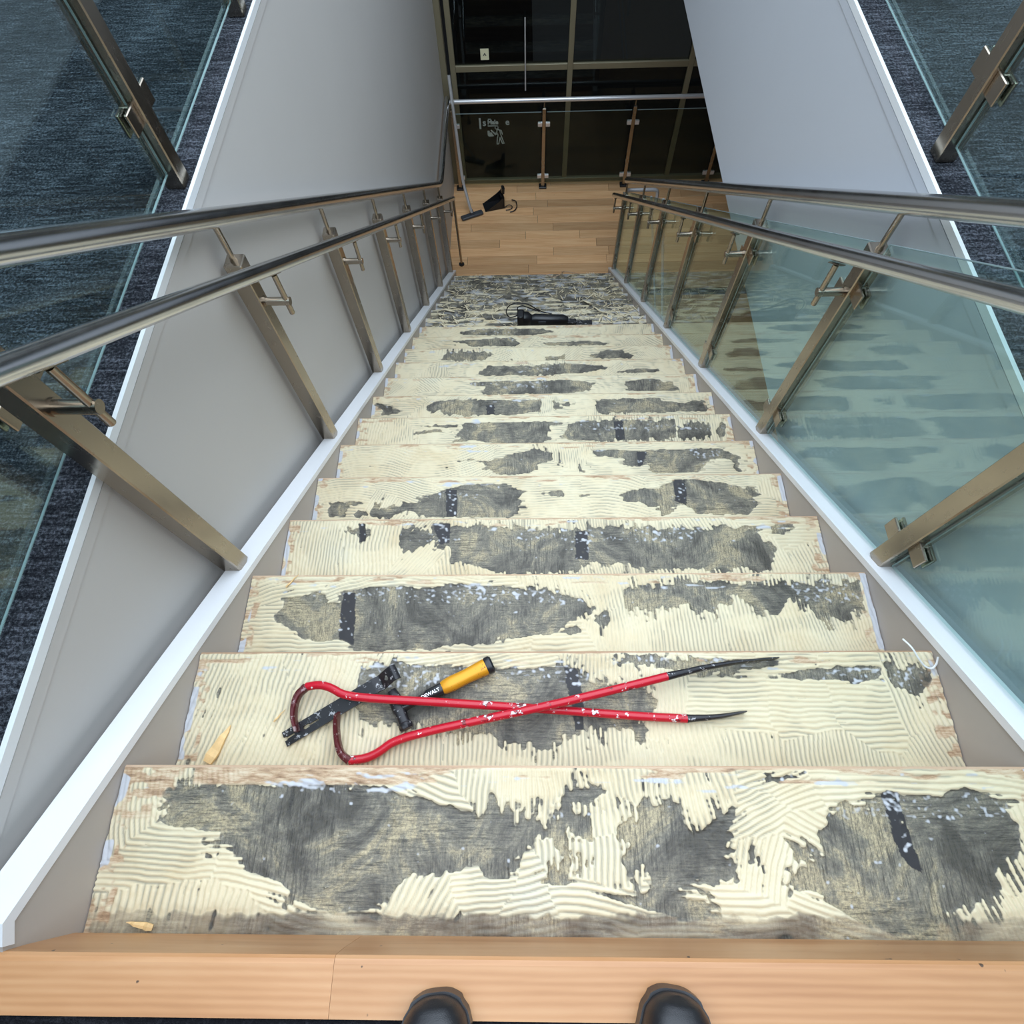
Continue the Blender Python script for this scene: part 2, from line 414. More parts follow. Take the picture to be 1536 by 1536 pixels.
ic = MB(); ic.prism([(-.055, -.012), (-.032, -.012), (-.030, -.038), (-.020, -.028), (-.008, -.032), (.004, -.060), (.012, -.056), (.012, -.076), (-.042, -.078), (-.055, -.06)], 1, -.001, .0004)
obj('carried_load', ic.mesh('carried_load', M['white']), sg)

# ------------------------------------------------------------------ staircase
stair = empty('staircase', (0, 0, 0), label='timber staircase with stripped treads smeared in dried cream flooring glue', cat='staircase')
CW = .058                                     # width of the white string capping
def string_side(sgn):
    x0, x1 = sorted((sgn * HW, sgn * (HW + CW - .004)))
    ye = 5.42
    pts = [(.02, .022 - .012), (ye, .022 - SLOPE * ye), (ye, ZF), (ye - .2, ZF), (.0, -.42), (-.02, -.42), (-.02, -.012)]
    s_ = obj('string_board', MB().prism(pts, 0, x0, x1).mesh('string_board', M['stringer']), stair)
    c0, c1 = sorted((sgn * (HW - .003), sgn * (HW + CW)))
    top = [(-.0, .003), (.03, .037 - SLOPE * .03 + .001), (ye, .037 - SLOPE * ye), (ye, .015 - SLOPE * ye), (.03, .015 - SLOPE * .03), (-.0, -.02)]
    obj('string_capping', MB().prism(top, 0, c0, c1).mesh('string_capping', M['cap']), s_)
string_side(-1); string_side(1)
# landing nosing board: rounded front, split where the grain changes
nb = [(-.078, 0), (-.016, 0), (-.010, -.002), (-.0065, -.006), (-.006, -.012), (-.006, -.05), (-.010, -.16), (-.018, -.1795), (-.078, -.1795)]
for x0, x1 in ((-.918, -.352), (-.3515, .924)):
    obj('landing_board', MB().prism(nb, 0, x0, x1).mesh('landing_board', M['board']), stair)

PATCH={
1:[('g',[(-740,33),(-756,59),(-743,64),(-761,75),(-734,77),(-746,99),(-714,95),(-668,109),(-625,102),(-633,123),(-583,150),(-554,176),(-517,187),(-493,206),(-497,226),(-482,228),(-478,214),(-444,225),(-409,232),(-340,220),(-312,206),(-278,179),(-216,171),(-173,158),(-152,183),(-119,180),(-121,163),(-96,165),(-92,143),(-70,136),(-66,125),(-46,115),(-17,130),(-18,155),(-38,163),(-56,180),(-53,189),(-8,184),(-7,106),(33,120),(36,72),(3,81),(4,62),(55,48),(70,37),(29,33),(-11,35),(-21,83),(-47,104),(-58,89),(-78,92),(-86,74),(-98,94),(-110,63),(-122,90),(-134,58),(-146,52),(-160,76),(-178,78),(-239,62),(-264,55),(-315,50),(-346,33),(-435,33)]),('g',[(131,56),(121,81),(82,93),(78,109),(99,135),(86,154),(96,190),(111,193),(107,154),(125,159),(141,193),(118,203),(33,199),(86,218),(154,230),(222,239),(224,221),(211,212),(176,209),(177,193),(215,181),(247,192),(243,180),(283,176),(273,146),(252,141),(286,136),(265,121),(283,119),(277,105),(288,69),(260,82),(210,109),(200,80),(198,61),(157,56)]),('g',[(213,193),(256,226),(248,229),(214,203)]),('g',[(307,131),(299,158),(307,158),(315,133)]),('g',[(314,146),(311,166),(318,166),(322,146)]),('g',[(325,157),(323,170),(330,170),(332,157)]),('g',[(84,41),(88,57),(94,57),(88,41)]),('g',[(-4,139),(-6,160),(0,160),(2,139)]),('g',[(6,140),(4,173),(11,173),(12,140)]),('g',[(18,151),(16,167),(23,167),(24,151)]),('g',[(30,143),(28,157),(35,157),(35,143)]),('g',[(-655,143),(-652,153),(-637,153),(-639,142)]),('g',[(344,15),(381,12),(415,21),(378,28),(355,21)]),('g',[(489,57),(521,71),(554,42),(591,45),(647,50),(702,36),(765,58),(777,88),(755,143),(729,164),(691,206),(619,227),(581,258),(518,253),(470,234),(426,213),(418,198),(348,198),(383,184),(356,171),(399,159),(380,139),(404,111),(417,139),(421,171),(440,105),(455,82)]),('k',[(558,43),(587,45),(587,98),(594,168),(568,158),(559,108)])],
2:[('g',[(-461,79),(-458,35),(-368,23),(-306,35),(-162,40),(4,36),(47,51),(104,74),(172,87),(206,116),(204,134),(153,144),(186,178),(165,202),(143,171),(93,166),(18,179),(-38,204),(-94,201),(-120,204),(-174,173),(-249,175),(-321,162),(-386,159),(-429,158),(-463,128)]),('g',[(96,14),(178,14),(491,22),(473,37),(384,41),(373,63),(352,60),(354,44),(322,59),(293,56),(288,41),(176,36)]),('g',[(500,52),(618,37),(712,37),(696,59),(655,78),(637,63),(585,66),(498,63)]),('g',[(718,36),(817,36),(810,62),(792,91),(740,91),(733,78),(721,62)]),('k',[(4,35),(38,43),(49,173),(24,170)])],
3:[('g',[(-731,66),(-640,48),(-611,82),(-584,85),(-580,48),(-544,42),(-454,33),(-351,40),(-273,28),(-75,44),(-15,45),(49,70),(70,76),(107,100),(59,124),(23,136),(-12,165),(-134,182),(-139,194),(-151,165),(-168,194),(-266,193),(-323,206),(-519,211),(-538,193),(-592,181),(-644,189),(-689,163),(-754,127),(-751,109)]),('k',[(-579,54),(-543,48),(-530,194),(-572,181)]),('g',[(181,45),(374,27),(645,32),(811,30),(811,101),(761,124),(688,124),(668,89),(637,71),(578,112),(532,118),(504,82),(491,58),(474,58),(464,88),(410,105),(357,117),(350,87),(315,93),(274,99),(200,99),(179,75)]),('g',[(95,122),(125,107),(146,134),(130,154)]),('g',[(9,153),(43,142),(65,162),(31,170)])],
4:[('g',[(-666,35),(-571,37),(-569,53),(-583,62),(-601,84),(-608,56),(-641,49)]),('g',[(-476,41),(-393,35),(-376,83),(-424,98),(-437,126),(-460,89),(-469,117)]),('g',[(-376,25),(-316,32),(-110,31),(-52,44),(28,45),(100,42),(118,36),(299,38),(403,42),(589,34),(640,37),(646,84),(692,97),(650,176),(538,178),(454,178),(286,176),(231,161),(118,151),(71,178),(24,184),(-190,183),(-253,158),(-314,155),(-314,90),(-342,111),(-349,83),(-387,38)]),('k',[(76,48),(117,49),(113,142),(73,139)]),('k',[(-612,17),(-588,17),(-581,78),(-602,81)]),('k',[(-376,19),(-320,19),(-317,90),(-349,89)]),('g',[(688,28),(745,29),(715,66),(682,60)])],
5:[('g',[(-778,103),(-660,101),(-653,111),(-710,117),(-713,161),(-770,160)]),('g',[(-674,130),(-647,143),(-644,165),(-676,161)]),('g',[(-621,111),(-596,105),(-604,137),(-571,124),(-493,103),(-463,113),(-459,94),(-477,87),(-436,88),(-369,53),(-289,34),(-185,35),(-76,66),(-104,85),(-96,110),(-116,154),(-138,166),(-432,163),(-490,138),(-535,150),(-579,165),(-625,162)]),('k',[(-366,53),(-326,53),(-321,164),(-358,164)]),('g',[(253,87),(292,68),(349,56),(406,60),(449,28),(490,22),(568,29),(641,37),(678,56),(751,89),(710,98),(722,129),(694,163),(518,162),(488,127),(444,121),(423,161),(395,164),(382,132),(354,126),(311,113),(255,106)]),('k',[(449,25),(492,22),(487,127),(446,108)]),('g',[(-4,65),(53,66),(52,85),(18,88)]),('g',[(112,79),(135,80),(134,92),(117,92)]),('g',[(711,57),(734,54),(736,76),(720,73)])],
6:[('g',[(-280,81),(-229,89),(-145,57),(-42,32),(32,59),(28,89),(-30,103),(-56,135),(-94,149),(-177,148),(-228,122),(-241,100)]),('g',[(251,38),(365,47),(417,44),(686,36),(769,74),(758,147),(745,147),(742,89),(647,87),(610,131),(583,148),(414,147),(415,70),(385,114),(322,113),(306,76),(198,67),(199,41)]),('k',[(366,51),(409,48),(385,114),(366,113)]),('g',[(53,73),(63,66),(65,117),(58,121)]),('g',[(132,111),(141,111),(143,147),(133,147)])],
7:[('g',[(-449,139),(-375,124),(-365,76),(-343,35),(-5,33),(111,43),(30,54),(28,129),(-7,148),(-207,143),(-294,125)]),('g',[(-588,49),(-384,42),(-383,59),(-518,53)]),('g',[(-586,80),(-447,68),(-446,82),(-585,90)]),('g',[(94,109),(119,48),(160,35),(311,26),(588,34),(583,129),(418,133),(99,132)]),('g',[(595,75),(655,48),(735,50),(737,117),(696,130),(589,129)]),('g',[(781,43),(809,51),(794,118),(755,111)]),('k',[(314,33),(357,34),(358,132),(319,132)])],
8:[('g',[(-816,46),(-767,54),(-732,82),(-697,82),(-701,101),(-742,116),(-773,119),(-790,77),(-809,84)]),('g',[(-563,73),(-541,50),(-485,31),(-61,34),(3,43),(-5,104),(-156,124),(-455,120),(-481,97),(-558,96)]),('k',[(-269,62),(-230,62),(-226,123),(-267,123)]),('g',[(265,69),(293,31),(349,47),(401,33),(540,35),(602,51),(675,71),(747,46),(799,85),(795,115),(538,119),(269,118)]),('g',[(47,50),(89,47),(97,89),(74,100)]),('g',[(107,67),(146,44),(138,82)])],
9:[('g',[(-408,41),(-233,35),(-94,37),(32,35),(150,33),(254,43),(271,103),(147,117),(34,120),(-301,119),(-302,68),(-337,67)]),('g',[(457,45),(590,31),(689,66),(740,101),(719,111),(459,109)]),('g',[(111,65),(305,51),(240,110),(137,104)])],
10:[('g',[(-355,87),(-300,53),(-289,36),(-123,43),(10,38),(153,27),(263,36),(427,59),(260,97),(8,110),(-343,107)]),('g',[(434,93),(551,74),(680,77),(697,93),(548,107)])],
11:[('g',[(-601,97),(-569,30),(-329,31),(-299,58),(-322,102)]),('g',[(311,74),(364,62),(415,32),(491,38),(599,80),(570,101),(417,98),(334,92)]),('g',[(49,78),(168,72),(167,98),(49,100)])],
12:[('g',[(-564,42),(-487,35),(-167,17),(-110,67),(-129,91),(-447,89),(-486,60)]),('g',[(14,38),(59,68),(336,54),(491,86),(424,94),(58,89)])],
13:[('g',[(-540,73),(-473,43),(-371,28),(-200,27),(31,36),(139,56),(3,92),(-383,89)])],
}
STROKE={
1:[(-808,38,100),(-704,155,-2),(-536,165,-10),(-699,225,85),(-581,234,80),(-431,240,-8),(-362,25,-15),(-263,36,-20),(-166,13,90),(-80,36,90),(-184,202,8),(-81,230,10),(-251,222,60),(50,89,90),(47,151,92),(151,24,95),(236,24,98),(346,78,25),(399,109,-25),(330,170,70),(300,218,0),(151,257,0),(20,220,-5),(511,23,0),(679,17,-3),(698,243,105),(763,148,105),(417,189,-15),(387,45,20)],
2:[(-809,122,78),(-631,108,80),(-547,64,78),(-216,13,10),(-353,205,88),(-123,218,88),(77,205,90),(171,108,90),(372,123,-1),(516,123,1),(660,123,-1),(356,232,92),(564,234,92),(774,123,104),(807,204,108)],
3:[(-769,145,2),(-807,34,18),(-424,13,3),(-131,183,5),(-10,200,2),(83,57,100),(182,166,92),(371,167,92),(543,167,95),(713,168,100)],
4:[(-742,117,90),(-596,118,90),(-386,142,50),(-334,153,100),(29,10,95),(648,170,100),(774,39,0),(812,150,103)],
5:[(-719,94,2),(-483,56,-15),(-572,134,60),(-292,23,5),(-6,127,2),(181,141,0),(761,134,0),(704,55,0),(505,144,5),(804,82,92)],
6:[(-692,76,-2),(-449,79,2),(215,132,0),(85,70,95),(31,121,0),(738,123,0)],
7:[(-773,84,85),(-637,104,88),(-490,71,0),(-342,37,2),(780,71,90)],
8:[(-695,67,0),(-528,117,85),(123,60,2),(611,48,0)],
9:[(-751,62,45),(-607,65,-40),(-392,68,0),(674,42,0)],
}

def vnoise(p, q, sx, sy, seed):
    """value noise on points, cell size sx, sy"""
    r_ = np.random.RandomState(seed); T = r_.rand(128, 128)
    a = p / sx; c = q / sy
    i = np.floor(a).astype(int); j = np.floor(c).astype(int); f = a - i; g = c - j
    f = f * f * (3 - 2 * f); g = g * g * (3 - 2 * g)
    i %= 128; j %= 128; i1 = (i + 1) % 128; j1 = (j + 1) % 128
    return (T[i, j] * (1 - f) + T[i1, j] * f) * (1 - g) + (T[i, j1] * (1 - f) + T[i1, j1] * f) * g
def fbm(p, q, sx, sy, seed, o=4):
    s_ = 0; a = .5; n = 0
    for k in range(o):
        s_ = s_ + a * vnoise(p, q, sx / 2 ** k, sy / 2 ** k, seed + k); n += a; a *= .55
    return s_ / n
def inside(px, py, poly):
    r_ = np.zeros(px.shape, bool); n = len(poly)
    for i in range(n):
        x1, y1 = poly[i]; x2, y2 = poly[(i + 1) % n]
        if y1 == y2: continue
        c = ((y1 > py) != (y2 > py)) & (px < (x2 - x1) * (py - y1) / (y2 - y1) + x1)
        r_ ^= c
    return r_
def sstep(a, b, x):
    t = np.clip((x - a) / (b - a), 0, 1); return t * t * (3 - 2 * t)
def glue_mesh(k, res, grey=False):
    """glue ridges, bare patches and the raw front edge of tread k as a height field"""
    rs = np.random.RandomState(100 + k)
    nx = int((W - .004) / res) + 1; ny = int((RUN + .016) / res) + 1
    xs = np.linspace(-HW + .002, HW - .002, nx); vs = np.linspace(.004, RUN + .018, ny)
    X, V = np.meshgrid(xs, vs)
    # stroke field
    S = STROKE.get(k)
    if S is None or len(S) < 5:
        S = list(S or [])
        for _ in range(9):
            S.append((rs.uniform(-HW, HW) * 1000, rs.uniform(40, 240), rs.choice([0, 2, -3, 0, 88, 92, 40]) + rs.uniform(-4, 4)))
    wx = (fbm(X, V, .12, .12, k * 7 + 1) - .5) * .09; wv = (fbm(X, V, .12, .12, k * 7 + 2) - .5) * .06
    best = np.full(X.shape, 9.); idx = np.zeros(X.shape, int)
    for i, (a, c, _) in enumerate(S):
        d = np.hypot((X + wx - a / 1000) * .75, V + wv - c / 1000)
        m = d < best; best[m] = d[m]; idx[m] = i
    ang = np.radians(np.array([s_[2] for s_ in S]))[idx]
    cur = rs.uniform(-1.3, 1.3, len(S)); cur[rs.rand(len(S)) < .5] *= .2
    pit = rs.uniform(.0088, .0125, len(S))[idx]
    cx = np.array([s_[0] for s_ in S])[idx] / 1000; cv = np.array([s_[1] for s_ in S])[idx] / 1000
    dx, dv = np.cos(ang), -np.sin(ang); ox, ov = np.sin(ang), np.cos(ang)
    al = (X - cx) * dx + (V - cv) * dv; ac = (X - cx) * ox + (V - cv) * ov
    ph = (ac + cur[idx] * al * al + (fbm(X, V, .09, .09, k * 7 + 3, 3) - .5) * .016) / pit
    ki = np.floor(ph).astype(int); fr = ph - ki
    hsh = rs.rand(4096); jit = hsh[(ki + idx * 37) % 4096]
    dval = np.minimum(fr, 1 - fr) * pit
    ridge = 1 - np.exp(-(dval / .0021) ** 2)
    lump = fbm(X, V, .03, .03, k * 7 + 4)
    # bare patches, with edges combed along the strokes
    n1 = (fbm(X, V, .022, .022, k * 7 + 5) - .5); n2 = (fbm(X, V, .022, .022, k * 7 + 6) - .5)
    jx = X + dx * (jit - .5) * .020 + n1 * .020; jv = V + dv * (jit - .5) * .020 + n2 * .014
    jit2 = hsh[(ki * 3 + idx * 91 + 11) % 4096]
    kx = X + dx * (jit2 - .5) * .085 + n1 * .016; kv = V + dv * (jit2 - .5) * .085 + n2 * .010
    bare = np.zeros(X.shape, bool); blk = np.zeros(X.shape, bool)
    for kind, poly in PATCH.get(k, []):
        P = [(a / 1000, c / 1000) for a, c in poly]
        if kind == 'g': bare |= inside(jx, jv, P) | (inside(kx, kv, P) & (dval < .0030))
        else: blk |= inside(X + n1 * .012, V + n2 * .012, P)
    spk = fbm(X, V, .016, .009, k * 7 + 8, 3)
    dots = fbm(X * 1. , V, .007, .005, k * 7 + 9, 2)
    zone = fbm(X, V, .35, .08, k * 7 + 10, 2)
    bare |= (dots > .865) & (zone > .48)
    bare |= (fbm(X * dx + V * dv, X * ox + V * ov, .05, .006, k * 7 + 11, 2) > .84) & (zone > .46)
    bare |= blk
    if grey:
        st = fbm(X, V, .16, .012, k * 7 + 12, 4)
        bare = st < (.60 if k > 16 else .55)
    glue = np.where(bare, 0., 1.)
    glue[bare & (dots > .88)] = 1.
    # thin valleys show the underlay in places; groove shade painted into every valley
    thin = sstep(.42, .62, fbm(X, V, .10, .07, k * 7 + 13, 3))
    thin = thin * np.exp(-(dval / .0018) ** 2) * .9 + .35 * np.exp(-(dval / .0011) ** 2)
    # raw wood at the front edge and dirt along the sides
    fe = fbm(X, V, .09, .010, k * 7 + 14, 4); side = HW - np.abs(X)
    wood = sstep(.008, .003, V - (fe - .5) * .016)
    wood = np.maximum(wood, (V < .030) * sstep(.60, .63, fe) * .9)
    chip = fbm(X, V, .018, .012, k * 7 + 15, 3)
    sw = .012 + .03 * fbm(X, V, .5, .12, k * 7 + 16, 2)
    wood = np.maximum(wood, (side < sw * 1.6) * sstep(.50, .56, chip) * .85)
    if k == 1:
        wl = sstep(-.70, -.76, X + n1 * .12) * sstep(.13, .05, V); wood = np.maximum(wood, wl * sstep(.36, .50, chip) * .9)
        wood = np.maximum(wood, (V < .034) * (X < -.28) * (X > -.70) * .75)
        rear = sstep(.222, .238, V + n2 * .025); glue *= 1 - rear * (.42 + .35 * fbm(X, V, .10, .03, 991, 3)); wood = np.maximum(wood, rear * (.30 + .12 * chip))
    flake = (side < .016) * sstep(.5, .55, fbm(X, V, .05, .05, k * 7 + 17, 2)) * 1.
    flake = np.maximum(flake, ((V > .012) & (V < .045)) * sstep(.69, .72, fbm(X, V, .06, .007, k * 7 + 18, 4)) * .7)
    flake = np.maximum(flake, bare * (V < .085 + .03 * n1) * sstep(.62, .70, fbm(X, V, .0055, .0045, k * 7 + 21, 2)) * sstep(.52, .66, zone) * .8)
    flake = np.maximum(flake, bare * sstep(.80, .83, spk) * .8)
    if grey: wood *= .35; flake = np.maximum(flake * .5, sstep(.44, .66, fbm(X, V, .09, .014, k * 7 + 19, 4)) * .52)
    flake = np.maximum(flake, blk * sstep(.66, .72, fbm(X, V, .010, .006, k * 7 + 22, 3)) * .9)
    wood = np.where(blk | (bare & (V > .045)), wood * .4, wood)
    def soft(q):
        p_ = np.pad(q, 1, mode='edge')
        p_ = (p_[:-2] + 2 * p_[1:-1] + p_[2:]) / 4
        return (p_[:, :-2] + 2 * p_[:, 1:-1] + p_[:, 2:]) / 4
    glue = soft(glue); wood = soft(wood); flake = soft(flake)
    G = glue * (1 - .7 * wood)
    Z = -.0025 + G * (.0009 + .0036 * ridge + .0012 * lump) + .0012 * (chip - .5) + wood * .0008
    Z = np.where(V < .008, -.0022 + .001 * chip, Z)
    Z = Z - k * RISE
    me = bpy.data.meshes.new('glue_layer')
    co_ = np.stack([X, k * RUN - V, Z], -1).reshape(-1, 3).astype(np.float32)
    a = (np.arange(ny - 1)[:, None] * nx + np.arange(nx - 1)[None, :]).reshape(-1)
    q = np.stack([a, a + nx, a + nx + 1, a + 1], -1).astype(np.int32)
    nf = len(q)
    me.vertices.add(len(co_)); me.vertices.foreach_set('co', co_.ravel())
    me.loops.add(nf * 4); me.loops.foreach_set('vertex_index', q.ravel())
    me.polygons.add(nf); me.polygons.foreach_set('loop_start', np.arange(0, nf * 4, 4, dtype=np.int32))
    me.polygons.foreach_set('loop_total', np.full(nf, 4, np.int32))
    me.polygons.foreach_set('use_smooth', np.ones(nf, bool))
    me.update(calc_edges=True)
    ca = me.color_attributes.new('surf', 'FLOAT_COLOR', 'POINT')
    colr = np.stack([glue, blk * (1 - glue * .8), np.clip(wood, 0, 1), np.clip(thin, 0, 1)], -1).astype(np.float32)
    ca.data.foreach_set('color', colr.ravel())
    at = me.attributes.new('flake', 'FLOAT', 'POINT'); at.data.foreach_set('value', flake.astype(np.float32).ravel())
    me.materials.append(M['tread'])
    return me
RES = {1: .0022, 2: .0024, 3: .0027, 4: .003, 5: .0033, 6: .0036, 7: .004, 8: .0045, 9: .005, 10: .0055, 11: .006, 12: .006, 13: .006}
slab = MB().box((-HW, -RUN - .02, -.034), (HW, -.028, -.004)).mesh('tread', M['nosing'])
nose = MB().prism([(-.028, -.034), (-.003, -.034), (0, -.028), (0, -.006), (-.003, -.0032), (-.028, -.0032)], 0, -HW, HW).mesh('nosing', M['nosing'])
riser_m = MB().box((-HW, -.022, -RISE), (HW, -.010, -.034)).mesh('riser', M['nosing'])
for k in range(1, NR):
    td = obj('tread', slab, stair, (0, k * RUN, -k * RISE))
    obj('nosing', nose, td)
    obj('riser', riser_m, stair, (0, k * RUN, -k * RISE))
    g = obj('glue_layer', glue_mesh(k, RES.get(k, .008), k >= 14), td)
    g.location = (0, -k * RUN, k * RISE)      # its vertices are in stair coordinates

# ------------------------------------------------------------------ stair balustrades
POST_Y = [.775 + .7565 * i for i in range(7)]
XP = .876                                     # post axis
XL = .785                                     # lower rail axis
PH = .905                                     # post height
HU, HLW = 1.068, .906                         # rail axis above the nosing line
def foot_z(y): return .030 - SLOPE * y
post_m = MB().box((-.0255, -.0255, 0), (.0255, .0255, PH), .003).mesh('post', M['post'])
def rail_pt(x, y, h): return (x, y, h - SLOPE * y)
th = math.atan(SLOPE)
dirv = Vector((0, math.cos(th), -math.sin(th)))
def spigot_mesh():
    s_ = MB(); s_.cyl((0, 0, PH - .002), (0, 0, HU - .030 - .022), .008, 10)
    s_.cyl((0, 0, PH - .001), (0, 0, PH + .006), .010, 12)
    p0 = Vector((0, 0, HU - .030 - .026))
    s_.sweep([p0 - dirv * .032, p0 + dirv * .032], .012, .003, 8)
    return s_.mesh('spigot', M['post'], True)
def bracket_mesh(sg):
    s_ = MB(); dx = -sg * (XP - XL); zl = HLW - .030 - .021
    za = zl - .105
    s_.cyl((-sg * .018, 0, za), (dx * 1.12, 0, za), .0128, 16)
    s_.cyl((-sg * .018, 0, za), (-sg * .030, 0, za), .0165, 16)
    s_.cyl((dx, 0, za - .048), (dx, 0, zl - .004), .0082, 10)
    p0 = Vector((dx, 0, zl - .001)); s_.sweep([p0 - dirv * .032, p0 + dirv * .032], .011, .003, 8)
    return s_.mesh('rail_bracket', M['post'], True)
def clamp_mesh():
    s_ = MB()
    s_.box((-.014, .024, -.026), (-.006, .072, .026), .002); s_.box((.006, .024, -.026), (.014, .072, .026), .002)
    s_.box((-.0135, .024, -.024), (.0135, .038, .024), .002)
    return s_.mesh('glass_clamp', M['post'])
spig = spigot_mesh(); clampm = clamp_mesh()
brk = {-1: bracket_mesh(-1), 1: bracket_mesh(1)}
def balustrade(sg, label):
    t = empty('balustrade', (sg * XP, 0, 0), label=label, cat='balustrade')
    ox = Vector((sg * XP, 0, 0))
    for i, y in enumerate(POST_Y):
        p = obj('post', post_m, t, (0, y, foot_z(y)))
        obj('spigot', spig, p); obj('rail_bracket', brk[sg], p)
        if sg > 0:
            for z in (.135, .745):
                for r_ in (0, math.pi):
                    if (i == 6 and r_ == 0): continue
                    dz = -SLOPE * .045 * (1 if r_ == 0 else -1)
                    obj('glass_clamp', clampm, p, (0, 0, z + dz), (0, 0, r_))
    if sg < 0:
        up = [rail_pt(0, -.6, 0), (0, 0, HU), rail_pt(0, 5.42, HU), (0, 5.55, -2.868), (0, YG - .14, -2.868)]
        up[0] = (0, -.6, HU)
        lo = [(sg * (XL - XP), -.6, HLW), (sg * (XL - XP), 0, HLW), rail_pt(sg * (XL - XP), 5.60, HLW), (sg * (XL - XP), 5.61, ZF + .01)]
    else:
        up = [(0, -.6, HU), (0, 0, HU), rail_pt(0, 5.36, HU)]
        lo = [(sg * (XL - XP), -.6, HLW + .01), (sg * (XL - XP), 0, HLW + .01), rail_pt(sg * (XL - XP), 5.42, HLW + .01)]
    obj('handrail', MB().sweep(bend_path(up, .10), .0255, n=20).mesh('handrail', M['rail'], True), t, label='upper steel tube handrail')
    if sg < 0:
        obj('handrail', MB().sweep(bend_path(lo[:3], .10), .0205, n=20).mesh('handrail', M['rail'], True), t, label='lower steel tube handrail')
        leg = MB().cyl(Vector(lo[2]) + Vector((0, -.004, .004)), Vector((lo[3][0], 5.603, ZF + .012)), .0125, 14).mesh('end_leg', M['post'], True)
        lg = obj('end_leg', leg, t)
        obj('floor_flange', MB().cyl((lo[3][0], 5.603, ZF), (lo[3][0], 5.603, ZF + .014), .03, 18).mesh('floor_flange', M['black'], True), lg)
    else:
        obj('handrail', MB().sweep(bend_path(lo, .10), .0205, n=20).mesh('handrail', M['rail'], True), t, label='lower steel tube handrail')
        rr = bend_path([(.0, 5.335, -2.845), (.30, 5.335, -2.845), (.30, 5.335, -3.03)], .05)
        obj('return_rail', MB().sweep(rr, .017, n=14, up=(0, 1, 0)).mesh('return_rail', M['bright'], True), t)
        ys = [-.0] + POST_Y
        for a, c in zip(ys, ys[1:]):
            a += .030; c -= .030
            h0, h1 = .052, .950
            pts = [(a, h0 - SLOPE * a), (c, h0 - SLOPE * c), (c, h1 - SLOPE * c), (a, h1 - SLOPE * a)]
            gp = obj('glass_panel', MB().prism(pts, 0, -.0049, .0049).mesh('glass_panel', M['glass']), t)
            e = MB()
            for p0, p1 in ((pts[3], pts[2]), (pts[2], pts[1]), (pts[3], pts[0])):
                e.cyl((0, p0[0], p0[1]), (0, p1[0], p1[1]), .0018, 6)
            obj('polished_edge', e.mesh('polished_edge', M['edge']), gp)
    return t
balustrade(-1, 'steel balustrade on the left of the stairs, two tube rails, no glass')
balustrade(1, 'steel balustrade on the right of the stairs with sloping green glass panels')

# ------------------------------------------------------------------ guard rails round the stairwell on the upper floor
gpost = MB().box((-.0245, -.0245, 0), (.0245, .0245, 1.0), .003).mesh('post', M['post'])
def guard(sg, x, ys, label):
    t = empty('guard_rail', (x, 0, 0), label=label, cat='guard rail')
    for y in ys:
        p = obj('post', gpost, t, (0, y, 0))
        for z in (.19, .82):
            for r_ in (0, math.pi): obj('glass_clamp', clampm, p, (0, 0, z), (0, 0, r_))
        obj('spigot', MB().cyl((0, 0, .998), (0, 0, 1.08), .0065, 10).mesh('spigot', M['post'], True), p)
    obj('top_rail', MB().cyl((0, ys[0] - .3, 1.1), (0, ys[-1] + .3, 1.1), .0242, 20).mesh('top_rail', M['rail'], True), t)
    for a, c in zip(ys, ys[1:]):
        gp = obj('glass_panel', box((-.0049, a + .030, .045), (.0049, c - .030, .97), 'glass_panel', M['glass']), t)
        e = MB(); e.box((-.0022, a + .030, .0435), (.0022, c - .030, .045)); e.box((-.0025, a + .0290, .045), (.0025, a + .030, .97)); e.box((-.0025, c - .030, .045), (.0025, c - .0290, .97))
        obj('polished_edge', e.mesh('polished_edge', M['edge']), gp)
guard(-1, -.968, [.05, .84, 1.631, 2.422, 3.213, 4.004, 4.795, 5.586, 6.377], 'glass guard rail on the navy carpet left of the stairwell')
guard(1, .982, [.09, .88, 1.668, 2.458, 3.248, 4.038, 4.828, 5.618, 6.408], 'glass guard rail on the navy carpet right of the stairwell')

# guard rail in front of the glazing on the lower landing
lg = empty('guard_rail', (0, 6.86, ZF), label='straight steel and glass guard rail across the lower landing before the dark glazing', cat='guard rail')
lpost = MB().box((-.019, -.019, 0), (.019, .019, .93), .003).mesh('post', M['post'])
lbase = MB().box((-.045, -.04, 0), (.045, .04, .022), .004).mesh('base_plate', M['black'])
sidecl = MB().box((.019, -.012, -.022), (.066, -.006, .022), .002).box((.019, .006, -.022), (.066, .012, .022), .002).box((.0185, -.0115, -.02), (.032, .0115, .02), .002).mesh('glass_clamp', M['bright'])
LX = [-.845, .145, 1.115, 2.09, 3.06]
for x in LX:
    p = obj('post', lpost, lg, (x, 0, 0)); obj('base_plate', lbase, p)
    obj('spigot', MB().cyl((0, 0, .929), (0, 0, 1.0), .0065, 8).mesh('spigot', M['post'], True), p)
    for z in (.145, .755):
        for r_ in ((0,) if x < -.8 else (0, math.pi)): obj('glass_clamp', sidecl, p, (0, 0, z), (0, 0, r_))
obj('top_rail', MB().cyl((-.875, 0, 1.012), (3.4, 0, 1.012), .022, 18).mesh('top_rail', M['bright'], True), lg)
for a, c in zip(LX, LX[1:]):
    gp = obj('glass_panel', box((a + .03, -.0049, .06), (c - .03, .0049, .885), 'glass_panel', M['glassdim']), lg)
    obj('polished_edge', box((a + .03, -.0045, .885), (c - .03, .0045, .8875), 'polished_edge', M['edge']), gp)

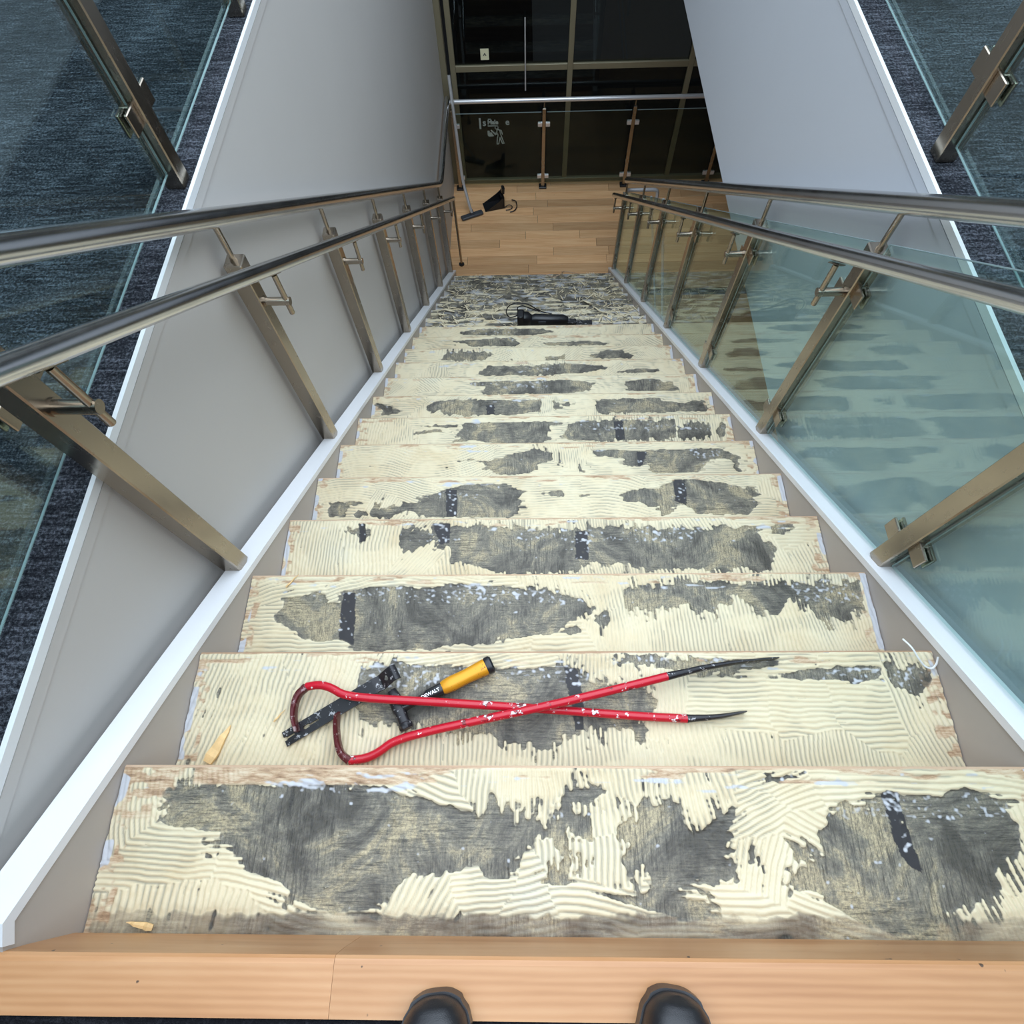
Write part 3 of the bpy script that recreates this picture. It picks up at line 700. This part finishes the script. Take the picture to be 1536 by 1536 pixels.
# pale poles leaning against the outer side of the glass
for (x0, y0), (x1, y1, z1), lab, r_ in (((1.355, 4.661), (.905, 4.02, -1.93), 'long thin white pole leaning outside the right glass, nearer the camera', .011),
                                   ((1.303, 4.845), (.905, 4.40, -2.20), 'shorter thin white pole leaning outside the right glass, farther away', .009)):
    pm = MB().cyl((x0, y0, ZF + .005), (x1, y1, z1), r_, 10).mesh('pole', M['trim'], True)
    obj('pole', pm, label=lab, cat='pole', group='poles behind the right glass')

# ------------------------------------------------------------------ tools on the second tread
ZT = -2 * RISE + .0015
def at(p, h): return (p[0], p[1], ZT + h)
def wrecking_bar(pts, hs, na, nc, label):
    t = empty('wrecking_bar', (pts[len(pts) // 2][0], pts[len(pts) // 2][1], ZT), label=label, cat='crowbar')
    base = Vector(t.location)
    P = [Vector(at(p, h)) - base for p, h in zip(pts, hs)]
    # smooth the polyline
    def smooth(Q):
        R_ = [Q[0]]
        for a, b_ in zip(Q, Q[1:]): R_ += [a * .75 + b_ * .25, a * .25 + b_ * .75]
        return R_ + [Q[-1]]
    sh = smooth(smooth(P[na:len(P) - nc]))
    obj('shaft', MB().sweep(sh, .0092, n=12).mesh('shaft', M['red'], True), t)
    cl = smooth(smooth(P[:na + 1])); m = len(cl)
    obj('claw', MB().sweep(cl, [.0035 + .0055 * (i / (m - 1)) for i in range(m)], [.0165 - .0070 * (i / (m - 1)) for i in range(m)], 12, power=4).mesh('claw', M['ironred'], True), t, label='scraped claw hook')
    ch = smooth(smooth(P[len(P) - nc - 1:])); m = len(ch)
    obj('chisel_end', MB().sweep(ch, [.0091 - .0075 * (i / (m - 1)) for i in range(m)], [.0091 + .003 * (i / (m - 1)) for i in range(m)], 12, power=2.6).mesh('chisel_end', M['iron'], True), t, label='bare dark steel chisel end')
    return t
wrecking_bar([(-.572, .323), (-.586, .354), (-.583, .395), (-.562, .415), (-.532, .419), (-.503, .411), (-.475, .395), (-.409, .388), (-.294, .383), (-.165, .376), (.007, .366), (.165, .355), (.265, .351), (.33, .354), (.392, .365)],
             [.024, .026, .032, .035, .040, .043, .045, .045, .040, .033, .024, .016, .0125, .012, .013], 3, 2,
             'red wrecking bar with its hook lying over the black pry bar')
wrecking_bar([(-.483, .357), (-.484, .32), (-.475, .28), (-.455, .266), (-.42, .27), (-.392, .283), (-.366, .304), (-.294, .323), (-.179, .345), (-.065, .367), (-.015, .377), (.078, .399), (.227, .436), (.35, .465), (.48, .479)],
             [.050, .036, .024, .018, .016, .016, .018, .026, .037, .047, .049, .046, .035, .023, .0135], 3, 2,
             'red wrecking bar crossing on top, its hook at the tread edge')
# flat pry bar: perforated plate with a forked end and a curled end
def pry_bar():
    A = Vector((-.604, .308)); B = Vector((-.350, .452)); ax = (B - A); Lb = ax.length; ax.normalize(); nr_ = Vector((-ax.y, ax.x))
    t = empty('pry_bar', (A.x, A.y, ZT), label='black flat pry bar with a forked end under the red hook', cat='crowbar')
    nu, nv, wd2 = 140, 16, .0165; th_ = .0055
    def keep(u, v):
        s_ = u * Lb
        if s_ < .026 and abs(v) < .0025 * (1 - s_ / .03) + .0012: return False
        if (s_ - .055) ** 2 / .009 ** 2 + v ** 2 / .0042 ** 2 < 1: return False
        if .055 < s_ < .085 and abs(v) < .0022 * (1 - (s_ - .055) / .035) + .0006: return False
        if (s_ - Lb + .040) ** 2 + v ** 2 < .0055 ** 2: return False
        return True
    def pos(u, v, top):
        s_ = u * Lb; z = .006 + .026 * min(1, s_ / (Lb * .75))
        c = max(0, s_ - Lb + .055) / .055
        z += .024 * math.sin(min(c, 1) * math.pi * .62) - .016 * max(0, c - .7)
        z += th_ / 2 * (1 if top else -1) * (.45 + .55 * min(1, s_ / .03))
        p = ax * (s_ - .012 * c * c) + nr_ * v
        return (p.x, p.y, z)
    bm = bmesh.new(); VT = {}
    def vert(i, j, top):
        k_ = (i, j, top)
        if k_ not in VT: VT[k_] = bm.verts.new(pos(i / nu, (j / nv - .5) * 2 * wd2, top))
        return VT[k_]
    K = {(i, j): keep((i + .5) / nu, ((j + .5) / nv - .5) * 2 * wd2) for i in range(nu) for j in range(nv)}
    for (i, j), v in K.items():
        if not v: continue
        for top in (True, False):
            q = [vert(i, j, top), vert(i + 1, j, top), vert(i + 1, j + 1, top), vert(i, j + 1, top)]
            bm.faces.new(q if top else q[::-1])
        for di, dj, e in ((-1, 0, ((0, 0), (0, 1))), (1, 0, ((1, 1), (1, 0))), (0, -1, ((1, 0), (0, 0))), (0, 1, ((0, 1), (1, 1)))):
            if not K.get((i + di, j + dj), False):
                (a, b_), (c, d) = e
                bm.faces.new((vert(i + a, j + b_, True), vert(i + c, j + d, True), vert(i + c, j + d, False), vert(i + a, j + b_, False)))
    mb = MB(); mb.bm.free(); mb.bm = bm
    obj('blade', mb.mesh('blade', M['iron'], True), t)
pry_bar()
# hammer
hd = Vector((-.158, .466, 0)) - Vector((-.356, .369, 0)); hl = hd.length; hd.normalize()
hm = empty('hammer', (-.356, .369, ZT), math.atan2(hd.y, hd.x), label='hammer with a yellow grip and black head under the bars', cat='hammer')
hz = .0205
s_ = MB()
s_.sweep([(0, -.030, hz), (0, -.034, hz), (0, -.042, hz), (0, -.045, hz)], [.0135, .016, .016, .0145], n=8)      # striking face
s_.sweep([(0, -.031, hz), (0, -.018, hz), (0, .002, hz), (0, .016, hz), (0, .030, hz), (0, .046, hz)], [.0125, .012, .0155, .0155, .013, .009], [.0125, .012, .0135, .013, .012, .008], n=12, power=3)
obj('head', s_.mesh('head', M['iron'], True), hm)
obj('shaft', MB().sweep([(.008, 0, hz), (.05, 0, hz), (.085, 0, hz)], [.010, .0085, .0095], [.012, .009, .010], n=12).mesh('shaft', M['black'], True), hm)
cl_ = obj('collar', MB().sweep([(.062, 0, hz), (.068, 0, hz), (.098, 0, hz), (.106, 0, hz)], [.010, .0125, .0135, .0125], [.010, .0125, .0135, .0125], n=14, power=2.6).mesh('collar', M['black'], True), hm)
obj('lettering', text_mesh('DEWALT', .0105, M['white'], .0002), cl_, (.0535, -.0045, hz + .0139))
obj('grip', MB().sweep([(.100, 0, hz), (.106, 0, hz), (.125, 0, hz), (.160, 0, hz), (.190, 0, hz), (.205, 0, hz), (.211, 0, hz)], [.0125, .0152, .0168, .0158, .0175, .0182, .0165], [.012, .0145, .0155, .0145, .0160, .0162, .015], n=16, power=2.6).mesh('grip', M['yellow'], True), hm, label='dirty yellow rubber grip')
obj('end_cap', MB().sweep([(.207, 0, hz), (.211, 0, hz), (.220, 0, hz), (.224, 0, hz)], [.0168, .0195, .0195, .016], [.0155, .0165, .0165, .013], n=16, power=2.6).mesh('end_cap', M['black'], True), hm)

# ------------------------------------------------------------------ splinters and wire
def splinter(p0, p1, w, h, label, mat='splinter', group=None, lift=.004):
    a = Vector(p0); b_ = Vector(p1); d = b_ - a
    t = MB(); n = 6; path = [a + d * (i / n) + Vector((0, 0, lift * math.sin(i * 2.1) * .5)) for i in range(n + 1)]
    t.sweep(path, [w * f_ for f_ in (.75, 1, .9, .75, .6, .35, .06)], [h * f_ for f_ in (.8, 1, 1, .9, .8, .6, .2)], 6, power=4)
    for v in t.bm.verts: v.co -= a
    return obj('wood_splinter', t.mesh('wood_splinter', M[mat]), None, tuple(a), label=label, cat='splinter', group=group)
splinter((-.762, .262, ZT + .008), (-.728, .338, ZT + .006), .013, .005, 'broad orange wood splinter on the left end of the tool tread')
splinter((-.733, .712, -3 * RISE + .006), (-.702, .752, -3 * RISE + .006), .0022, .002, 'thin brown sliver on the left end of the third tread')
splinter((-.712, -.004, -.178 + .006), (-.757, .004, -.178 + .010), .006, .003, 'small pale splinter in the corner beside the landing board')
splinter((-.634, .345, ZT + .006), (-.612, .372, ZT + .006), .0018, .0015, 'hair thin brown sliver left of the wrecking bar hook')
wp = [(.763, .520, .020), (.772, .500, .03), (.785, .478, .02), (.802, .461, .008), (.818, .456, .006), (.827, .466, .012), (.829, .480, .02)]
obj('wire_scrap', MB().sweep(bend_path([(a, b_, ZT + c) for a, b_, c in wp], .02, 3), .0022, .0016, 8).mesh('wire_scrap', M['trim'], True), label='curled pale metal strip at the right end of the tool tread', cat='wire')
wq = [(.10, 5.262, .03), (.17, 5.235, .05), (.22, 5.215, .03), (.30, 5.24, .05), (.34, 5.29, .04), (.30, 5.25, .07), (.36, 5.27, .06), (.50, 5.26, .03)]
obj('wire_scrap', MB().sweep(bend_path([(a, b_ - .05, -21 * RISE + c) for a, b_, c in wq], .03, 3), .004, n=6).mesh('wire_scrap', M['nosing'], True), label='tangled brown wire on the lowest tread at the wooden floor', cat='wire')
# larger splinters lying on the glue strewn lower treads
rs_ = random.Random(11)
proto = None
spm = []
for i in range(4):
    t = MB(); L_ = .05
    t.sweep([(-L_, 0, 0), (-L_ * .4, .003, .002), (L_ * .3, -.002, .001), (L_, .002, 0)], [.005, .0075, .006, .001], [.002, .0025, .002, .001], 6, power=4)
    spm.append(t.mesh('wood_splinter', M['debris']))
STEP = {14: 'the tread holding the black tool', 15: 'the tread just below the black tool', 16: 'the second tread below the black tool', 17: 'the third tread below the black tool', 18: 'the fourth tread below the black tool', 19: 'the fifth tread below the black tool'}
for i in range(60):
    k = rs_.choice([14, 15, 16, 17, 18, 19]); sidep = rs_.random()
    x = rs_.uniform(-.80, -.45) if sidep < .4 else rs_.uniform(.35, .80) if sidep < .8 else rs_.uniform(-.45, .35)
    yv = k * RUN - rs_.uniform(.015, .12)
    o = obj('wood_splinter', spm[i % 4], None, (x, yv, -k * RISE + .008 + rs_.uniform(0, .012)), (rs_.uniform(-.15, .15), rs_.uniform(-.25, .25), rs_.uniform(0, math.pi)),
            label='pale wood splinter %s of %s' % (('at the left end' if x < -.3 else 'at the right end' if x > .3 else 'in the middle'), STEP[k]), cat='splinter',
            group='splinters %s of %s' % (('at the left end' if x < -.3 else 'at the right end' if x > .3 else 'in the middle'), STEP[k]))
    s = rs_.uniform(.4, 1.05); o.scale = (s, s * rs_.uniform(.6, 1.3), 1)
t = MB()
for i in range(1500):
    k = rs_.choice([14, 15, 16, 17, 18, 19, 20, 21]); x = rs_.gauss(.62 if rs_.random() < .5 else -.62, .22)
    if abs(x) > .82 or rs_.random() < .25: x = rs_.uniform(-.82, .82)
    yv = k * RUN - rs_.uniform(.004, .20); l = rs_.uniform(.006, .028); w_ = rs_.uniform(.0008, .003)
    mt = Matrix.Translation((x, yv, -k * RISE + .003 + rs_.uniform(0, .006))) @ Matrix.Rotation(rs_.uniform(0, 3.14), 4, 'Z') @ Matrix.Rotation(rs_.uniform(-.3, .3), 4, 'Y')
    t.box((-l, -w_, -.001), (l, w_, .001), 0, mt)
obj('wood_debris', t.mesh('wood_debris', M['debris']), label='fine wood chips and glue crumbs strewn over the lower treads', cat='debris', kind='stuff')

# ------------------------------------------------------------------ power tool on the lower stairs
pt = empty('power_tool', (0, 3.385, -14 * RISE), label='black corded power tool lying on a lower tread with its cable looped behind', cat='power tool')
obj('motor_body', MB().sweep([(-.04, 0, .075), (.0, 0, .082), (.10, 0, .078), (.20, 0, .075), (.235, 0, .07)], [.03, .038, .036, .034, .022], [.038, .046, .042, .042, .03], 16, power=3).mesh('motor_body', M['black'], True), pt)
obj('gear_head', MB().box((-.135, -.042, .0), (-.085, .042, .155), .008).sweep([(-.10, 0, .085), (-.06, 0, .085), (-.035, 0, .078)], [.042, .042, .03], [.062, .058, .04], 12, power=4).mesh('gear_head', M['black'], True), pt)
obj('blade', MB().box((.22, -.03, .035), (.42, .03, .040)).box((.22, -.022, .03), (.30, .022, .075), .006).mesh('blade', M['iron']), pt, label='dark flat scraper blade')
obj('label_plate', MB().box((.02, -.0375, .085), (.075, -.0345, .105)).mesh('label_plate', M['greyplastic']), pt)
cpts = [(-.085, .06, .09), (-.195, .07, .03), (-.222, .07, .09), (-.20, .06, .17), (-.13, .055, .205), (-.05, .05, .19), (.00, .05, .145), (.05, .05, .11), (.12, .04, .10)]
obj('power_cable', MB().sweep(bend_path(cpts, .06, 5), .0042, n=8, up=(0, 1, 0)).mesh('power_cable', M['black'], True), pt)
cpts = [(-.13, .03, .145), (-.135, .035, .175), (-.10, .04, .19), (-.04, .045, .155), (.03, .045, .12)]
obj('power_cable', MB().sweep(bend_path(cpts, .03, 5), .0042, n=8, up=(0, 1, 0)).mesh('power_cable', M['black'], True), pt)

# ------------------------------------------------------------------ vacuum wand, scoop and scrap on the lower landing
vw = empty('vacuum_wand', (-.69, 6.37, ZF), label='chrome vacuum wand with a grey floor head leaning on the left wall', cat='vacuum wand')
f0 = Vector((-.690, 6.37, ZF)); tip = Vector((-.872, 6.80, -2.60))
path = [Vector((0, .0, .055)), Vector((-.022, .03, .12)), Vector((-.086, .17, .347))]
v_end = Vector((-.872, 7.143, -2.811)) - f0
v_end = Vector((-.831, 6.80, -2.621)) - f0
path += [path[-1].lerp(v_end, f_) for f_ in (.3, .65, 1)]
obj('tube', MB().sweep(bend_path(path, .08), .0165, n=16).mesh('tube', M['bright'], True), vw)
hmx = Matrix.Rotation(.42, 4, 'Z')
b = MB(); b.box((-.135, -.036, .004), (.135, .036, .036), .014, hmx, 3); fh = obj('floor_head', b.mesh('floor_head', M['greyplastic'], True), vw)
obj('swivel_neck', MB().sweep([(0, 0, .028), (0, .006, .05), (-.008, .02, .078)], [.022, .021, .020], n=14).mesh('swivel_neck', M['greyplastic'], True), vw)
sc_ = empty('dustpan', (-.41, 6.55, ZF), .25, label='black plastic dustpan on the wooden floor near the vacuum head', cat='dustpan')
b = MB(); b.prism([(-.15, .004), (.06, .004), (.085, .03), (.085, .15), (.072, .15), (.068, .04), (.05, .014), (-.15, .008)], 1, -.075, .075)
obj('pan', b.mesh('pan', M['black']), sc_)
b = MB()
for yy in (-.075, .069): b.prism([(-.145, .004), (.085, .004), (.085, .15), (.02, .10)], 1, yy, yy + .006)
obj('side_wall', b.mesh('side_wall', M['black']), sc_)
obj('handle', MB().sweep([(.07, 0, .12), (.085, 0, .16), (.09, 0, .22)], [.045, .038, .040], [.020, .018, .018], 12, power=3).mesh('handle', M['black'], True), sc_)
cs = empty('cable_scrap', (-.245, 6.50, ZF), label='curled dark offcut of cable beside the dustpan', cat='scrap')
obj('strand', MB().sweep(bend_path([(.02, .12, .02), (.07, .09, .03), (.085, .0, .02), (.05, -.06, .012), (.0, -.075, .008)], .04), .006, n=8).mesh('strand', M['iron'], True), cs)
obj('strand', MB().sweep(bend_path([(-.07, -.01, .02), (-.01, .03, .03), (.035, .0, .02), (.0, -.035, .01), (-.05, -.04, .008)], .04), .005, n=8).mesh('strand', M['iron'], True), cs)

# ------------------------------------------------------------------ the shoes at the top edge
def shoe_parts(mirror):
    """toe at y=0, heel towards -y"""
    secs = [(0.0, .014, .020), (-.008, .030, .036), (-.022, .041, .045), (-.05, .048, .052), (-.085, .049, .060), (-.13, .044, .078), (-.17, .038, .098), (-.22, .036, .112), (-.262, .034, .115), (-.28, .022, .105)]
    ys = np.array([q[0] for q in secs])[::-1]
    yy = -(np.linspace(0, .28 ** .5, 34) ** 2)
    secs = [(float(a), float(np.interp(a, ys, [q[1] for q in secs][::-1])), float(np.interp(a, ys, [q[2] for q in secs][::-1]))) for a in yy]
    secs = [(a, min(w_, .049 * math.sqrt(max(0, 1 - (1 + a / .052) ** 2)) + .004) if a > -.052 else w_, h_) for a, w_, h_ in secs]
    u = MB(); rings = []
    for y_, w_, h_ in secs:
        r_ = []
        for j in range(15):
            a = math.pi * j / 14
            c, q = math.cos(a), math.sin(a)
            x_ = math.copysign(abs(c) ** .7, c) * w_ + mirror * .006 * (y_ + .1) / .1
            r_.append(u.bm.verts.new((x_, y_, .022 + (abs(q) ** .75) * h_ * (1 if y_ > -.15 else 1))))
        rings.append(r_)
    for a, b_ in zip(rings, rings[1:]):
        for j in range(14): u.bm.faces.new((a[j], a[j + 1], b_[j + 1], b_[j]))
        u.bm.faces.new((a[0], b_[0], b_[14], a[14]))
    u.bm.faces.new(rings[0]); u.bm.faces.new(rings[-1][::-1])
    s_ = MB(); pts = []
    for y_, w_, _ in secs: pts.append((-(w_ + .0025) + mirror * .006 * (y_ + .1) / .1, y_ + (.0025 if y_ > -.01 else 0)))
    for y_, w_, _ in reversed(secs): pts.append(((w_ + .0025) + mirror * .006 * (y_ + .1) / .1, y_ + (.0025 if y_ > -.01 else 0)))
    s_.prism(pts, 2, 0, .024)
    lace = MB()
    for i in range(4):
        y_ = -.10 - i * .022; z_ = .022 + .064 + i * .0135
        lace.sweep([(-.022, y_, z_ - .006), (0, y_ + .002, z_ + .004), (.022, y_, z_ - .006)], .0028, n=6)
    seam = MB(); seam.sweep([(math.cos(math.pi * j / 12) * .047, -.052 - .004 * math.sin(math.pi * j / 12), .024 + math.sin(math.pi * j / 12) ** .75 * .0525) for j in range(13)], .0012, n=5)
    return (u.mesh('upper', M['rubber'], True), s_.mesh('sole', M['black']), lace.mesh('laces', M['black'], True), seam.mesh('toe_seam', M['black'], True))
for x, y_, rz, mi, lab in ((-.209, -.044, .10, 1, 'scuffed black shoe toe on the landing board, left of the two'), (.124, -.038, -.14, -1, 'scuffed black shoe toe on the landing board, right of the two')):
    sh = empty('shoe', (x, y_, .001), rz, label=lab, cat='shoe', group='shoes on the landing board')
    for nm, me in zip(('upper', 'sole', 'laces', 'toe_seam'), shoe_parts(mi)): obj(nm, me, sh)
